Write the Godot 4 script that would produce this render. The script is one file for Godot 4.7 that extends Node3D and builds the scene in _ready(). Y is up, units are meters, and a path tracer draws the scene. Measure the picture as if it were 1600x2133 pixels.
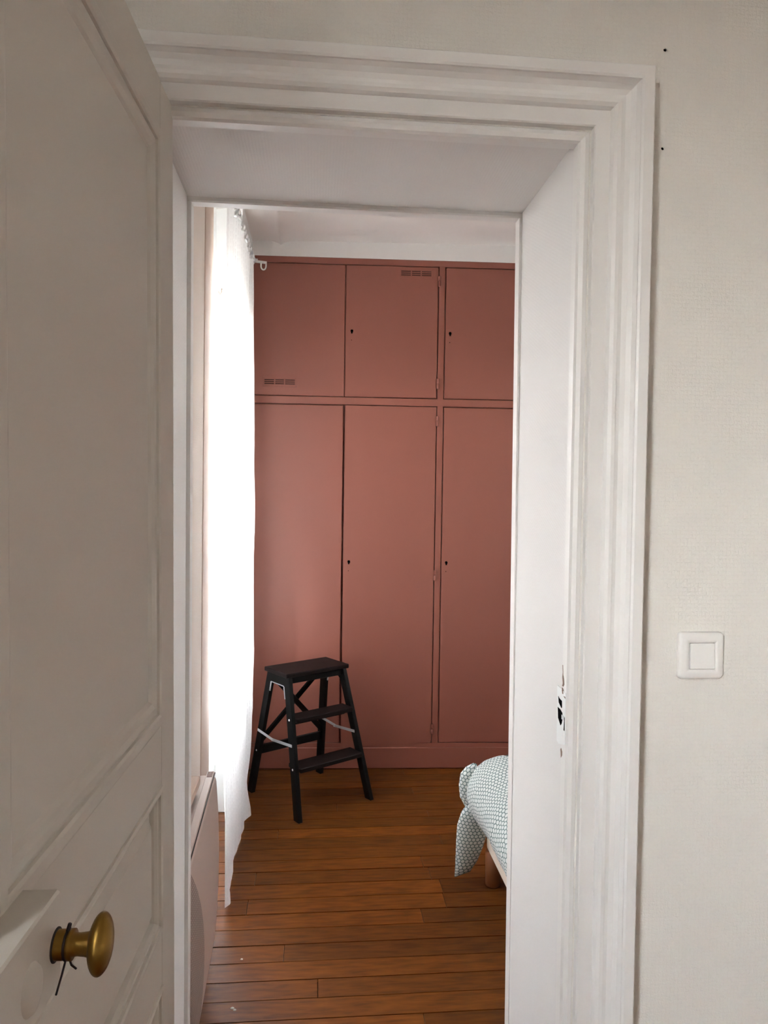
extends Node3D

# ---------- camera and light settings ----------
const EXPOSURE := 3.4
const SKY_TOP := Color(0.93, 0.955, 0.985)
const SKY_HORIZON := Color(1.0, 0.985, 0.965)
const SKY_ENERGY := 4.0

const WZ0 := 0.52
const WZ1 := 1.12
const WY0 := 1.22
const WY1 := 2.42

const RZ0 := -2.75
const RZ1 := -2.25
const RY0 := 1.70
const RY1 := 2.30

var taken := {}
var M := {}
var rng := RandomNumberGenerator.new()


func _ready() -> void:
	rng.seed = 7
	var cam := Camera3D.new()
	cam.name = "camera"
	cam.fov = 69.467
	cam.near = 0.02
	cam.far = 60.0
	var rr := Vector3(0.99561148, 0.01481979, 0.0924021)
	var uu := Vector3(-0.01243662, 0.99957636, -0.02631404)
	var ff := Vector3(0.09275293, -0.02504939, -0.99537401)
	cam.transform = Transform3D(Basis(rr, uu, -ff), Vector3(0, 1.45, 0))
	add_child(cam)
	cam.current = true

	var sky_mat := ProceduralSkyMaterial.new()
	sky_mat.sky_top_color = SKY_TOP
	sky_mat.sky_horizon_color = SKY_HORIZON
	sky_mat.sky_energy_multiplier = SKY_ENERGY
	sky_mat.ground_bottom_color = Color(0.62, 0.60, 0.57)
	sky_mat.ground_horizon_color = Color(0.80, 0.79, 0.77)
	sky_mat.ground_energy_multiplier = SKY_ENERGY * 0.5
	var sky := Sky.new()
	sky.sky_material = sky_mat
	var env := Environment.new()
	env.background_mode = Environment.BG_SKY
	env.sky = sky
	env.tonemap_mode = Environment.TONE_MAPPER_LINEAR
	env.tonemap_exposure = EXPOSURE
	env.sdfgi_enabled = true
	env.ssao_enabled = true
	env.ssil_enabled = true
	var we := WorldEnvironment.new()
	we.name = "environment"
	we.environment = env
	add_child(we)

	make_materials()
	build_shell()
	build_floor()
	build_casing()
	build_door()
	build_wardrobe()
	build_bedroom_window()
	build_front_window()
	build_added_window()
	build_sill()
	build_radiator()
	build_curtain()
	build_bed()
	build_stool()
	build_switch()
	build_strike()
	build_wire()


# ---------- naming ----------
func numbered(called: String) -> String:
	if not taken.has(called):
		taken[called] = 0
		return called
	taken[called] += 1
	return "%s_%03d" % [called, taken[called]]


func thing(called: String, label: String, category: String, at := Vector3.ZERO, group := "") -> Node3D:
	var o := Node3D.new()
	o.name = numbered(called)
	o.position = at
	add_child(o)
	meta(o, label, category, group)
	return o


func meta(o: Node3D, label: String, category: String, group := "", kind := "") -> void:
	o.set_meta("label", label)
	o.set_meta("category", category)
	if group != "":
		o.set_meta("group", group)
	if kind != "":
		o.set_meta("kind", kind)


func begin(smooth := false) -> SurfaceTool:
	var st := SurfaceTool.new()
	st.begin(Mesh.PRIMITIVE_TRIANGLES)
	st.set_smooth_group(0 if smooth else -1)
	return st


func put(called: String, st: SurfaceTool, m: Material, parent: Node = null) -> MeshInstance3D:
	st.generate_normals()
	return put_mesh(called, st.commit(), m, parent)


func put_mesh(called: String, mesh: Mesh, m: Material, parent: Node = null) -> MeshInstance3D:
	var o := MeshInstance3D.new()
	o.mesh = mesh
	o.material_override = m
	if parent == null:
		o.name = numbered(called)
		add_child(o)
	else:
		o.name = called
		parent.add_child(o, true)
	return o


func struct(called: String, st: SurfaceTool, m: Material, label: String, category: String) -> MeshInstance3D:
	var o := put(called, st, m)
	meta(o, label, category, "", "structure")
	return o


# ---------- shapes ----------
func tri(st: SurfaceTool, a: Vector3, b: Vector3, c: Vector3, hint: Vector3) -> void:
	var n := (a - c).cross(a - b)
	if n.dot(hint) < 0.0:
		var t := b
		b = c
		c = t
	st.add_vertex(a)
	st.add_vertex(b)
	st.add_vertex(c)


func quad(st: SurfaceTool, a: Vector3, b: Vector3, c: Vector3, d: Vector3, hint: Vector3) -> void:
	tri(st, a, b, c, hint)
	tri(st, a, c, d, hint)


# a quad with texture coordinates
func uvquad(st: SurfaceTool, p: Array, uv: Array, hint: Vector3) -> void:
	var a: Vector3 = p[0]
	var b: Vector3 = p[1]
	var c: Vector3 = p[2]
	var flip := (a - c).cross(a - b).dot(hint) < 0.0
	for k in ([0, 2, 1, 0, 3, 2] if flip else [0, 1, 2, 0, 2, 3]):
		st.set_uv(uv[k])
		st.add_vertex(p[k])


# box with chamfered edges
func cbox(st: SurfaceTool, size: Vector3, ch: float, xf := Transform3D.IDENTITY) -> void:
	var h := size * 0.5
	ch = minf(ch, minf(h.x, minf(h.y, h.z)) * 0.6)
	var c0 := xf.origin
	var P := func(sx: int, sy: int, sz: int, axis: int) -> Vector3:
		var v := Vector3(sx * (h.x - ch), sy * (h.y - ch), sz * (h.z - ch))
		v[axis] = [sx, sy, sz][axis] * h[axis]
		return xf * v
	if ch <= 0.0:
		P = func(sx: int, sy: int, sz: int, _axis: int) -> Vector3:
			return xf * Vector3(sx * h.x, sy * h.y, sz * h.z)
	for axis in 3:
		for s in [-1, 1]:
			var pts: Array[Vector3] = []
			for k in [[-1, -1], [1, -1], [1, 1], [-1, 1]]:
				var sg: Array[int] = [0, 0, 0]
				sg[axis] = s
				sg[(axis + 1) % 3] = k[0]
				sg[(axis + 2) % 3] = k[1]
				pts.append(P.call(sg[0], sg[1], sg[2], axis))
			quad(st, pts[0], pts[1], pts[2], pts[3], (pts[0] + pts[2]) * 0.5 - c0)
	if ch <= 0.0:
		return
	for axis in 3:
		var a1 := (axis + 1) % 3
		var a2 := (axis + 2) % 3
		for s1 in [-1, 1]:
			for s2 in [-1, 1]:
				var pa: Array[int] = [0, 0, 0]
				pa[a1] = s1
				pa[a2] = s2
				var pb: Array[int] = pa.duplicate()
				pa[axis] = -1
				pb[axis] = 1
				var q0: Vector3 = P.call(pa[0], pa[1], pa[2], a1)
				var q1: Vector3 = P.call(pb[0], pb[1], pb[2], a1)
				var q2: Vector3 = P.call(pb[0], pb[1], pb[2], a2)
				var q3: Vector3 = P.call(pa[0], pa[1], pa[2], a2)
				quad(st, q0, q1, q2, q3, (q0 + q2) * 0.5 - c0)
	for sx in [-1, 1]:
		for sy in [-1, 1]:
			for sz in [-1, 1]:
				var t0: Vector3 = P.call(sx, sy, sz, 0)
				var t1: Vector3 = P.call(sx, sy, sz, 1)
				var t2: Vector3 = P.call(sx, sy, sz, 2)
				tri(st, t0, t1, t2, t0 - c0)


func span(st: SurfaceTool, lo: Vector3, hi: Vector3, ch := 0.0, base := Transform3D.IDENTITY) -> void:
	cbox(st, hi - lo, ch, base * Transform3D(Basis.IDENTITY, (lo + hi) * 0.5))


# upright board whose foot lies a little further right than its head
func slab(st: SurfaceTool, x0: float, x1: float, lean: float, top: float, z0: float, z1: float) -> void:
	var c := Vector3((x0 + x1 + lean) / 2, top / 2, (z0 + z1) / 2)
	var p: Array[Vector3] = []
	for k in [[x0 + lean, 0.0], [x1 + lean, 0.0], [x1, top], [x0, top]]:
		p.append(Vector3(k[0], k[1], z1))
	for k in 4:
		p.append(Vector3(p[k].x, p[k].y, z0))
	for f in [[0, 1, 2, 3], [4, 5, 6, 7], [0, 1, 5, 4], [1, 2, 6, 5], [2, 3, 7, 6], [3, 0, 4, 7]]:
		quad(st, p[f[0]], p[f[1]], p[f[2]], p[f[3]], (p[f[0]] + p[f[2]]) * 0.5 - c)


# bar from p to q, w wide along side, t thick
func bar(st: SurfaceTool, p: Vector3, q: Vector3, w: float, t: float, side: Vector3, ch := 0.002) -> void:
	var y := (q - p).normalized()
	var x := (side - y * side.dot(y)).normalized()
	var z := x.cross(y)
	cbox(st, Vector3(w, p.distance_to(q), t), ch, Transform3D(Basis(x, y, z), (p + q) * 0.5))


# prism: polygon of local points in the plane (ex, ey) at o, thick along ex x ey
func prism(st: SurfaceTool, poly: PackedVector2Array, o: Vector3, ex: Vector3, ey: Vector3, thick: float) -> void:
	var n := ex.cross(ey).normalized() * thick
	var idx := Geometry2D.triangulate_polygon(poly)
	var mid := Vector2.ZERO
	for p in poly:
		mid += p / poly.size()
	for k in range(0, idx.size(), 3):
		var a := o + ex * poly[idx[k]].x + ey * poly[idx[k]].y
		var b := o + ex * poly[idx[k + 1]].x + ey * poly[idx[k + 1]].y
		var c := o + ex * poly[idx[k + 2]].x + ey * poly[idx[k + 2]].y
		tri(st, a, b, c, -n)
		tri(st, a + n, b + n, c + n, n)
	var ccw := not Geometry2D.is_polygon_clockwise(poly)
	for k in poly.size():
		var p2 := poly[k]
		var q2 := poly[(k + 1) % poly.size()]
		var d2 := q2 - p2
		var out2 := Vector2(d2.y, -d2.x) * (1.0 if ccw else -1.0)
		var a2 := o + ex * p2.x + ey * p2.y
		var b2 := o + ex * q2.x + ey * q2.y
		quad(st, a2, b2, b2 + n, a2 + n, ex * out2.x + ey * out2.y)


func rounded(w: float, h: float, r: float, steps := 5) -> PackedVector2Array:
	var out := PackedVector2Array()
	for k in 4:
		var c := Vector2((w / 2 - r) * [1, -1, -1, 1][k], (h / 2 - r) * [1, 1, -1, -1][k])
		for i in steps + 1:
			var a := PI / 2 * (k + float(i) / steps)
			out.append(c + Vector2(cos(a), sin(a)) * r)
	return out


# surface of revolution about axis at o: profile of (radius, height)
func lathe(st: SurfaceTool, prof: Array, o: Vector3, axis: Vector3, n := 24, squash := Vector3.ONE) -> void:
	axis = axis.normalized()
	var x := axis.cross(Vector3(0.31, 0.57, 0.76)).normalized()
	var z := axis.cross(x)
	for i in prof.size() - 1:
		var p: Vector2 = prof[i]
		var q: Vector2 = prof[i + 1]
		for k in n:
			var a := TAU * k / n
			var b := TAU * (k + 1) / n
			var da := x * cos(a) + z * sin(a)
			var db := x * cos(b) + z * sin(b)
			var hint := (da + db) * (q.y - p.y) * 0.5 - axis * (q.x - p.x)
			var v0 := da * p.x * squash + axis * p.y
			var v1 := db * p.x * squash + axis * p.y
			var v2 := db * q.x * squash + axis * q.y
			var v3 := da * q.x * squash + axis * q.y
			if p.x < 1e-6:
				tri(st, o + v0, o + v2, o + v3, hint)
			elif q.x < 1e-6:
				tri(st, o + v0, o + v1, o + v2, hint)
			else:
				quad(st, o + v0, o + v1, o + v2, o + v3, hint)


func tube(st: SurfaceTool, pts: Array, r: float, n := 8) -> void:
	var rings: Array = []
	var up := Vector3(0.13, 0.9, 0.41).normalized()
	for i in pts.size():
		var p: Vector3 = pts[i]
		var d: Vector3 = (pts[mini(i + 1, pts.size() - 1)] - pts[maxi(i - 1, 0)]).normalized()
		if absf(d.dot(up)) > 0.97:
			up = Vector3(0.95, 0.1, 0.2).normalized()
		var x := (up - d * d.dot(up)).normalized()
		up = x
		var z := d.cross(x)
		var ring: Array = []
		for k in n:
			ring.append(p + (x * cos(TAU * k / n) + z * sin(TAU * k / n)) * r)
		rings.append(ring)
	for i in pts.size() - 1:
		for k in n:
			var a: Vector3 = rings[i][k]
			var b: Vector3 = rings[i][(k + 1) % n]
			var c: Vector3 = rings[i + 1][(k + 1) % n]
			var d2: Vector3 = rings[i + 1][k]
			quad(st, a, b, c, d2, (a + c) * 0.5 - (pts[i] + pts[i + 1]) * 0.5)
	for e in [0, pts.size() - 1]:
		var o: Vector3 = pts[e]
		var nb: Vector3 = pts[1] if e == 0 else pts[e - 1]
		for k in n:
			tri(st, o, rings[e][k], rings[e][(k + 1) % n], o - nb)


# moulding: profile of (outward u, proud v) along a path; offs are the mitred outward vectors
func mould(st: SurfaceTool, path: Array, offs: Array, v: Vector3, prof: Array, closed := false) -> void:
	var n := path.size()
	for i in (n if closed else n - 1):
		var j := (i + 1) % n
		var A: Vector3 = path[i]
		var B: Vector3 = path[j]
		var along := (B - A).normalized()
		var out: Vector3 = offs[i]
		out = (out - along * out.dot(along)).normalized()
		for k in prof.size() - 1:
			var p: Vector2 = prof[k]
			var q: Vector2 = prof[k + 1]
			var hint := v * (q.x - p.x) - out * (q.y - p.y)
			quad(st, A + offs[i] * p.x + v * p.y, B + offs[j] * p.x + v * p.y, B + offs[j] * q.x + v * q.y, A + offs[i] * q.x + v * q.y, hint)


# ---------- materials ----------
func paint(c: Color, rough := 0.6, spec := 0.5) -> StandardMaterial3D:
	var m := StandardMaterial3D.new()
	m.albedo_color = c
	m.roughness = rough
	m.metallic_specular = spec
	return m


func relief(m: StandardMaterial3D, tex: Texture2D, per_metre: Vector3, strength: float, world := true) -> StandardMaterial3D:
	m.normal_enabled = true
	m.normal_texture = tex
	m.normal_scale = strength
	m.uv1_triplanar = true
	m.uv1_world_triplanar = world
	m.uv1_scale = per_metre
	return m


func normal_image(size: int, bump: float, f: Callable) -> ImageTexture:
	var im := Image.create(size, size, false, Image.FORMAT_RGBA8)
	for y in size:
		for x in size:
			var v: float = clampf(f.call(x, y), 0.0, 1.0)
			im.set_pixel(x, y, Color(v, v, v))
	im.bump_map_to_normal_map(bump)
	return ImageTexture.create_from_image(im)


func tile_noise(s: int, size: int, freq: float, seamless_mix := true) -> PackedFloat32Array:
	var n := FastNoiseLite.new()
	n.seed = s
	n.frequency = freq
	n.fractal_octaves = 3
	var im := n.get_seamless_image(size, size) if seamless_mix else n.get_image(size, size)
	var out := PackedFloat32Array()
	for y in size:
		for x in size:
			out.append(im.get_pixel(x, y).r)
	return out


func make_materials() -> void:
	var S := 256
	var n1 := tile_noise(3, S, 0.03)
	var n2 := tile_noise(5, S, 0.12)
	# woven fibre wallpaper: upright and level threads crossing
	var weave := normal_image(S, 3.0, func(x: int, y: int) -> float:
		var i := y * S + x
		var cx := fposmod(x + 3.0 * (n1[i] - 0.5), 16.0) / 16.0
		var cy := fposmod(y + 3.0 * (n2[i] - 0.5), 16.0) / 16.0
		var over := (int(x / 16.0) + int(y / 16.0)) % 2 == 0
		var t: float = sin(cx * PI) if over else sin(cy * PI)
		return 0.25 + 0.4 * sqrt(maxf(t, 0.0)) * (0.4 + 0.9 * n2[i]) + 0.2 * n1[i])
	# fine slanting ribs of the reveal paper
	var ribs := normal_image(S, 2.0, func(x: int, y: int) -> float:
		var i := y * S + x
		var t := 0.5 + 0.5 * sin((x + y * 2.0 + 5.0 * n1[i]) / S * TAU * 8.0)
		return 0.3 + 0.4 * t * (0.5 + 0.7 * n2[i]))
	var lines := normal_image(S, 2.0, func(x: int, y: int) -> float:
		var i := y * S + x
		return 0.3 + 0.35 * (0.5 + 0.5 * sin(x * TAU * 20.0 / S + n1[i] * 2.0)) * (0.5 + n2[i]))
	var grit := normal_image(S, 3.0, func(x: int, y: int) -> float: return n2[y * S + x])
	var brush := normal_image(S, 1.0, func(x: int, y: int) -> float: return n1[y * S + x])
	M.paper = relief(paint(Color(0.90, 0.885, 0.855), 0.75), weave, Vector3.ONE * 9.0, 0.85)
	M.reveal = relief(paint(Color(0.91, 0.90, 0.89), 0.6), ribs, Vector3.ONE * 9.0, 0.35)
	M.lintel = relief(paint(Color(0.90, 0.885, 0.87), 0.65), lines, Vector3.ONE * 9.0, 0.35)
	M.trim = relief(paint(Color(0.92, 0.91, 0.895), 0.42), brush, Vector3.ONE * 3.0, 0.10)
	M.door = relief(paint(Color(0.80, 0.775, 0.735), 0.5), brush, Vector3.ONE * 3.0, 0.10)  # darker and warmer than the trim: shade on the leaf mixed into its paint
	M.white = paint(Color(0.94, 0.945, 0.94), 0.5)
	M.pinkwall = relief(paint(Color(0.92, 0.875, 0.835), 0.8), grit, Vector3.ONE * 7.0, 0.5)
	M.pinktrim = paint(Color(0.78, 0.68, 0.61), 0.6)
	M.ceiling = relief(paint(Color(0.945, 0.925, 0.905), 0.8), brush, Vector3.ONE * 1.5, 0.15)
	M.band = relief(paint(Color(0.92, 0.90, 0.885), 0.8), brush, Vector3.ONE * 1.5, 0.15)
	M.terra = relief(paint(Color(0.565, 0.335, 0.28), 0.45), brush, Vector3.ONE * 2.0, 0.12)
	M.ventdark = paint(Color(0.29, 0.155, 0.135), 0.8)
	M.dark = paint(Color(0.015, 0.012, 0.012), 0.9, 0.1)
	M.stoolwood = relief(paint(Color(0.036, 0.030, 0.030), 0.6, 0.3), brush, Vector3(4, 4, 4), 0.15, false)
	M.stoolstep = relief(paint(Color(0.085, 0.050, 0.046), 0.62, 0.3), brush, Vector3(4, 4, 4), 0.15, false)
	M.steel = paint(Color(0.78, 0.79, 0.80), 0.38)
	M.steel.metallic = 0.45
	M.bolt = paint(Color(0.88, 0.89, 0.9), 0.35)
	M.brass = relief(paint(Color(0.50, 0.385, 0.18), 0.38), grit, Vector3.ONE * 20.0, 0.12, false)
	M.brass.metallic = 1.0
	M.wire = paint(Color(0.16, 0.11, 0.13), 0.6)
	M.plastic = paint(Color(0.93, 0.92, 0.90), 0.35)
	M.heater = paint(Color(0.755, 0.675, 0.63), 0.45)
	M.heaterseam = paint(Color(0.22, 0.16, 0.14), 0.7)
	M.slot = paint(Color(0.45, 0.28, 0.23), 0.7)
	M.cream = relief(paint(Color(0.93, 0.88, 0.82), 0.9), grit, Vector3.ONE * 12.0, 0.25)
	M.oak = relief(paint(Color(0.55, 0.34, 0.20), 0.5), brush, Vector3(2, 8, 2), 0.2)
	M.rawwood = paint(Color(0.55, 0.46, 0.40), 0.9)
	M.fleck = paint(Color(0.93, 0.90, 0.86), 0.6)
	M.glass = paint(Color(0.9, 0.95, 0.95, 0.06), 0.02)
	M.glass.transparency = BaseMaterial3D.TRANSPARENCY_ALPHA
	# perforated sheet
	var pim := Image.create(64, 112, false, Image.FORMAT_RGBA8)
	for y in 112:
		for x in 64:
			var best := 99.0
			for c in [Vector2(0, 0), Vector2(64, 0), Vector2(0, 112), Vector2(64, 112), Vector2(32, 56)]:
				best = minf(best, Vector2(x, y).distance_to(c))
			pim.set_pixel(x, y, Color(0.755, 0.675, 0.63).lerp(Color(0.07, 0.05, 0.05), clampf((23.0 - best) / 3.0, 0, 1)))
	M.perforated = paint(Color.WHITE, 0.5)
	M.perforated.albedo_texture = ImageTexture.create_from_image(pim)
	# honeycomb print of the duvet
	var hw := 96
	var hh := 166
	var him := Image.create(hw, hh, false, Image.FORMAT_RGBA8)
	for y in hh:
		for x in hw:
			var d1 := 999.0
			var d2 := 999.0
			for c in [Vector2(0, 0), Vector2(hw, 0), Vector2(0, hh), Vector2(hw, hh), Vector2(hw / 2.0, hh / 2.0), Vector2(-hw / 2.0, hh / 2.0), Vector2(hw * 1.5, hh / 2.0)]:
				var d := Vector2(x, y).distance_to(c)
				if d < d1:
					d2 = d1
					d1 = d
				elif d < d2:
					d2 = d
			var t := clampf(((d2 - d1) - 15.0) / 8.0, 0, 1) * clampf((47.0 - d1) / 4.0, 0, 1)
			him.set_pixel(x, y, Color(0.42, 0.51, 0.51).lerp(Color(0.87, 0.895, 0.89), t))
	M.duvet = paint(Color.WHITE, 0.85)
	M.duvet.albedo_texture = ImageTexture.create_from_image(him)
	M.duvet.rim_enabled = true
	M.duvet.rim = 0.2
	# curtain: thin dashed woven stripes
	var cim := Image.create(128, 256, false, Image.FORMAT_RGBA8)
	cim.fill(Color(0.955, 0.95, 0.95))
	for y in 256:
		for lx in [20, 84]:
			var on: bool = (y + lx * 3) % 40 < 26
			if on:
				for w in 3:
					cim.set_pixel(lx + w, y, Color(0.72, 0.69, 0.71) if (y + lx * 3) % 40 > 3 else Color(0.42, 0.38, 0.40))
	M.curtain = paint(Color.WHITE, 0.9)
	M.curtain.albedo_texture = ImageTexture.create_from_image(cim)
	M.curtain.backlight_enabled = true
	M.curtain.backlight = Color(0.64, 0.64, 0.64)
	M.curtain.cull_mode = BaseMaterial3D.CULL_DISABLED
	M.rodwhite = paint(Color(0.90, 0.88, 0.86), 0.45)
	# floor boards: a few tones of the same varnished wood
	M.boards = []
	for k in 7:
		var nz := FastNoiseLite.new()
		nz.seed = 40 + k
		nz.frequency = 0.012
		nz.fractal_octaves = 5
		nz.domain_warp_enabled = true
		nz.domain_warp_amplitude = 12.0
		var g := Gradient.new()
		var tone: float = [1.0, 0.93, 1.08, 0.97, 1.05, 0.87, 1.13][k]
		g.set_color(0, Color(0.312 * tone, 0.168 * tone, 0.056 * tone))
		g.set_color(1, Color(0.468 * tone, 0.277 * tone, 0.103 * tone))
		g.add_point(0.45, Color(0.402 * tone, 0.222 * tone, 0.075 * tone))
		var im := nz.get_seamless_image(512, 512)
		for y in 512:
			for x in 512:
				im.set_pixel(x, y, Color.WHITE * im.get_pixel(x, y).r)
		var cimg := Image.create(512, 512, false, Image.FORMAT_RGB8)
		for y in 512:
			for x in 512:
				cimg.set_pixel(x, y, g.sample(im.get_pixel(x, y).r))
		var b := paint(Color.WHITE, 0.42, 0.32)
		b.albedo_texture = ImageTexture.create_from_image(cimg)
		b.uv1_triplanar = true
		b.uv1_world_triplanar = true
		b.uv1_scale = Vector3(1.1, 1.0, 7.0)
		b.uv1_offset = Vector3(0.137 * k, 0, 0.31 * k)
		b.normal_enabled = true
		b.normal_texture = brush
		b.normal_scale = 0.25
		M.boards.append(b)


# ---------- the two rooms ----------
func build_shell() -> void:
	var st := begin()
	# wall between the two rooms, with the doorway and two drilled holes in its front
	span(st, Vector3(-0.78, 0, -1.55), Vector3(-0.29, 2.9, -1.2))
	span(st, Vector3(-0.29, 0, -1.55), Vector3(-0.276, 2.0525, -1.225))
	span(st, Vector3(-0.29, 2.0525, -1.55), Vector3(0.4357, 2.9, -1.2))
	span(st, Vector3(0.4357, 0, -1.55), Vector3(2.8, 2.9, -1.225))
	var zf := -1.2
	var fz := Vector3(0, 0, 1)
	var cells := [[0.4357, 0.56, 0.0, 2.9], [0.58, 2.8, 0.0, 2.9], [0.56, 0.58, 0.0, 2.0225], [0.56, 0.58, 2.0425, 2.1845], [0.56, 0.58, 2.2045, 2.9]]
	for c in cells:
		quad(st, Vector3(c[0], c[2], zf), Vector3(c[1], c[2], zf), Vector3(c[1], c[3], zf), Vector3(c[0], c[3], zf), fz)
	for hy in [2.0325, 2.1945]:
		var o := Vector3(0.57, hy, zf)
		for k in 16:
			var a := TAU * k / 16.0
			var b := TAU * (k + 1) / 16.0
			var ca := Vector3(cos(a), sin(a), 0)
			var cb := Vector3(cos(b), sin(b), 0)
			var sa := ca * 0.01 / maxf(absf(ca.x), absf(ca.y))
			var sb := cb * 0.01 / maxf(absf(cb.x), absf(cb.y))
			quad(st, o + ca * 0.0027, o + cb * 0.0027, o + sb, o + sa, fz)
	struct("wall_front", st, M.paper, "white fibre papered wall around the doorway with two drilled holes", "wall")
	var plugs := get_node("wall_front")
	for hy in [2.0325, 2.1945]:
		var s2 := begin(true)
		lathe(s2, [Vector2(0.0, -0.02), Vector2(0.0022, -0.02), Vector2(0.0027, -0.012), Vector2(0.0027, -0.002)], Vector3(0.57, hy, zf), fz, 16)
		put("drilled_hole", s2, M.dark, plugs)
	# bedroom walls
	st = begin()
	span(st, Vector3(-0.78, 0, -2.43), Vector3(-0.338, 2.9, -1.55), 0.004)
	struct("wall_left", st, M.pinkwall, "pale pink beige textured wall behind the radiator", "wall")
	st = begin()
	span(st, Vector3(-0.342, 0.0, -2.4295), Vector3(-0.3352, 2.75, -2.262), 0.002)
	struct("trim_1", st, M.pinktrim, "smooth beige upright strip edging the window niche", "trim")
	st = begin()
	span(st, Vector3(-0.78, 0, -4.6), Vector3(-0.338, 2.9, -3.363))
	span(st, Vector3(-0.78, 0, -3.363), Vector3(-0.452, 0.60, -2.43))
	span(st, Vector3(-0.78, 2.36, -3.363), Vector3(-0.452, 2.9, -2.43))
	struct("wall_window", st, M.white, "white painted window niche wall beyond the pink strip", "wall")
	st = begin()
	span(st, Vector3(-0.452, 0, -3.363), Vector3(-0.437, 0.222, -2.43), 0.004)
	span(st, Vector3(-0.437, 0, -3.363), Vector3(-0.338, 0.222, -3.348), 0.004)
	struct("baseboard_window", st, M.white, "tall white baseboard inside the window niche", "baseboard")
	st = begin()
	span(st, Vector3(-0.78, 0, -4.75), Vector3(2.8, 2.9, -4.6))
	struct("wall_far", st, M.band, "white bedroom end wall behind the wardrobe", "wall")
	st = begin()
	span(st, Vector3(2.7, 0, -4.6), Vector3(2.85, 2.9, RZ0))
	span(st, Vector3(2.7, 0, RZ1), Vector3(2.85, 2.9, 2.75))
	span(st, Vector3(2.7, 0, RZ0), Vector3(2.85, RY0, RZ1))
	span(st, Vector3(2.7, RY1, RZ0), Vector3(2.85, 2.9, RZ1))
	struct("wall_right", st, M.paper, "white papered wall at the right of both rooms", "wall")
	st = begin()
	span(st, Vector3(-0.78, 0, 2.6), Vector3(2.8, 2.9, 2.75))
	struct("wall_back", st, M.paper, "white papered wall behind the camera", "wall")
	st = begin()
	span(st, Vector3(-0.93, 0, -1.2), Vector3(-0.78, 2.9, WZ0))
	span(st, Vector3(-0.93, 0, WZ1), Vector3(-0.78, 2.9, 2.75))
	span(st, Vector3(-0.93, 0, WZ0), Vector3(-0.78, WY0, WZ1))
	span(st, Vector3(-0.93, WY1, WZ0), Vector3(-0.78, 2.9, WZ1))
	struct("wall_side", st, M.paper, "white papered wall at the left of the near room", "wall")
	# ceilings
	st = begin()
	span(st, Vector3(-0.93, 2.78, -1.21), Vector3(2.85, 3.0, 2.75))
	struct("ceiling", st, M.ceiling, "white ceiling of the near room", "ceiling")
	st = begin(true)
	var prof := [[-0.5, 2.69], [-0.44, 2.70], [-0.39, 2.712], [-0.357, 2.7287], [-0.32, 2.738], [-0.289, 2.7415], [-0.255, 2.741], [-0.229, 2.737], [-0.205, 2.729], [-0.192, 2.7205], [-0.180, 2.729], [-0.156, 2.738], [-0.12, 2.743], [0.0, 2.745], [0.4, 2.7485], [1.2, 2.752], [2.8, 2.755]]
	for i in prof.size() - 1:
		var xa: float = prof[i][0]
		var ya: float = prof[i][1]
		var xb: float = prof[i + 1][0]
		var yb: float = prof[i + 1][1]
		quad(st, Vector3(xa, ya, -1.5), Vector3(xb, yb, -1.5), Vector3(xb, yb, -4.65), Vector3(xa, ya, -4.65), Vector3.DOWN)
		quad(st, Vector3(xa, 2.98, -1.5), Vector3(xb, 2.98, -1.5), Vector3(xb, 2.98, -4.65), Vector3(xa, 2.98, -4.65), Vector3.UP)
	struct("ceiling", st, M.ceiling, "uneven plaster bedroom ceiling with a small rib", "ceiling")
	# exterior slab that closes the ceiling over the walls
	st = begin()
	span(st, Vector3(-0.93, 2.9, -4.75), Vector3(2.85, 3.0, -1.2))
	struct("trim_2", st, M.ceiling, "plaster slab closing the bedroom above its ceiling", "trim")


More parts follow.
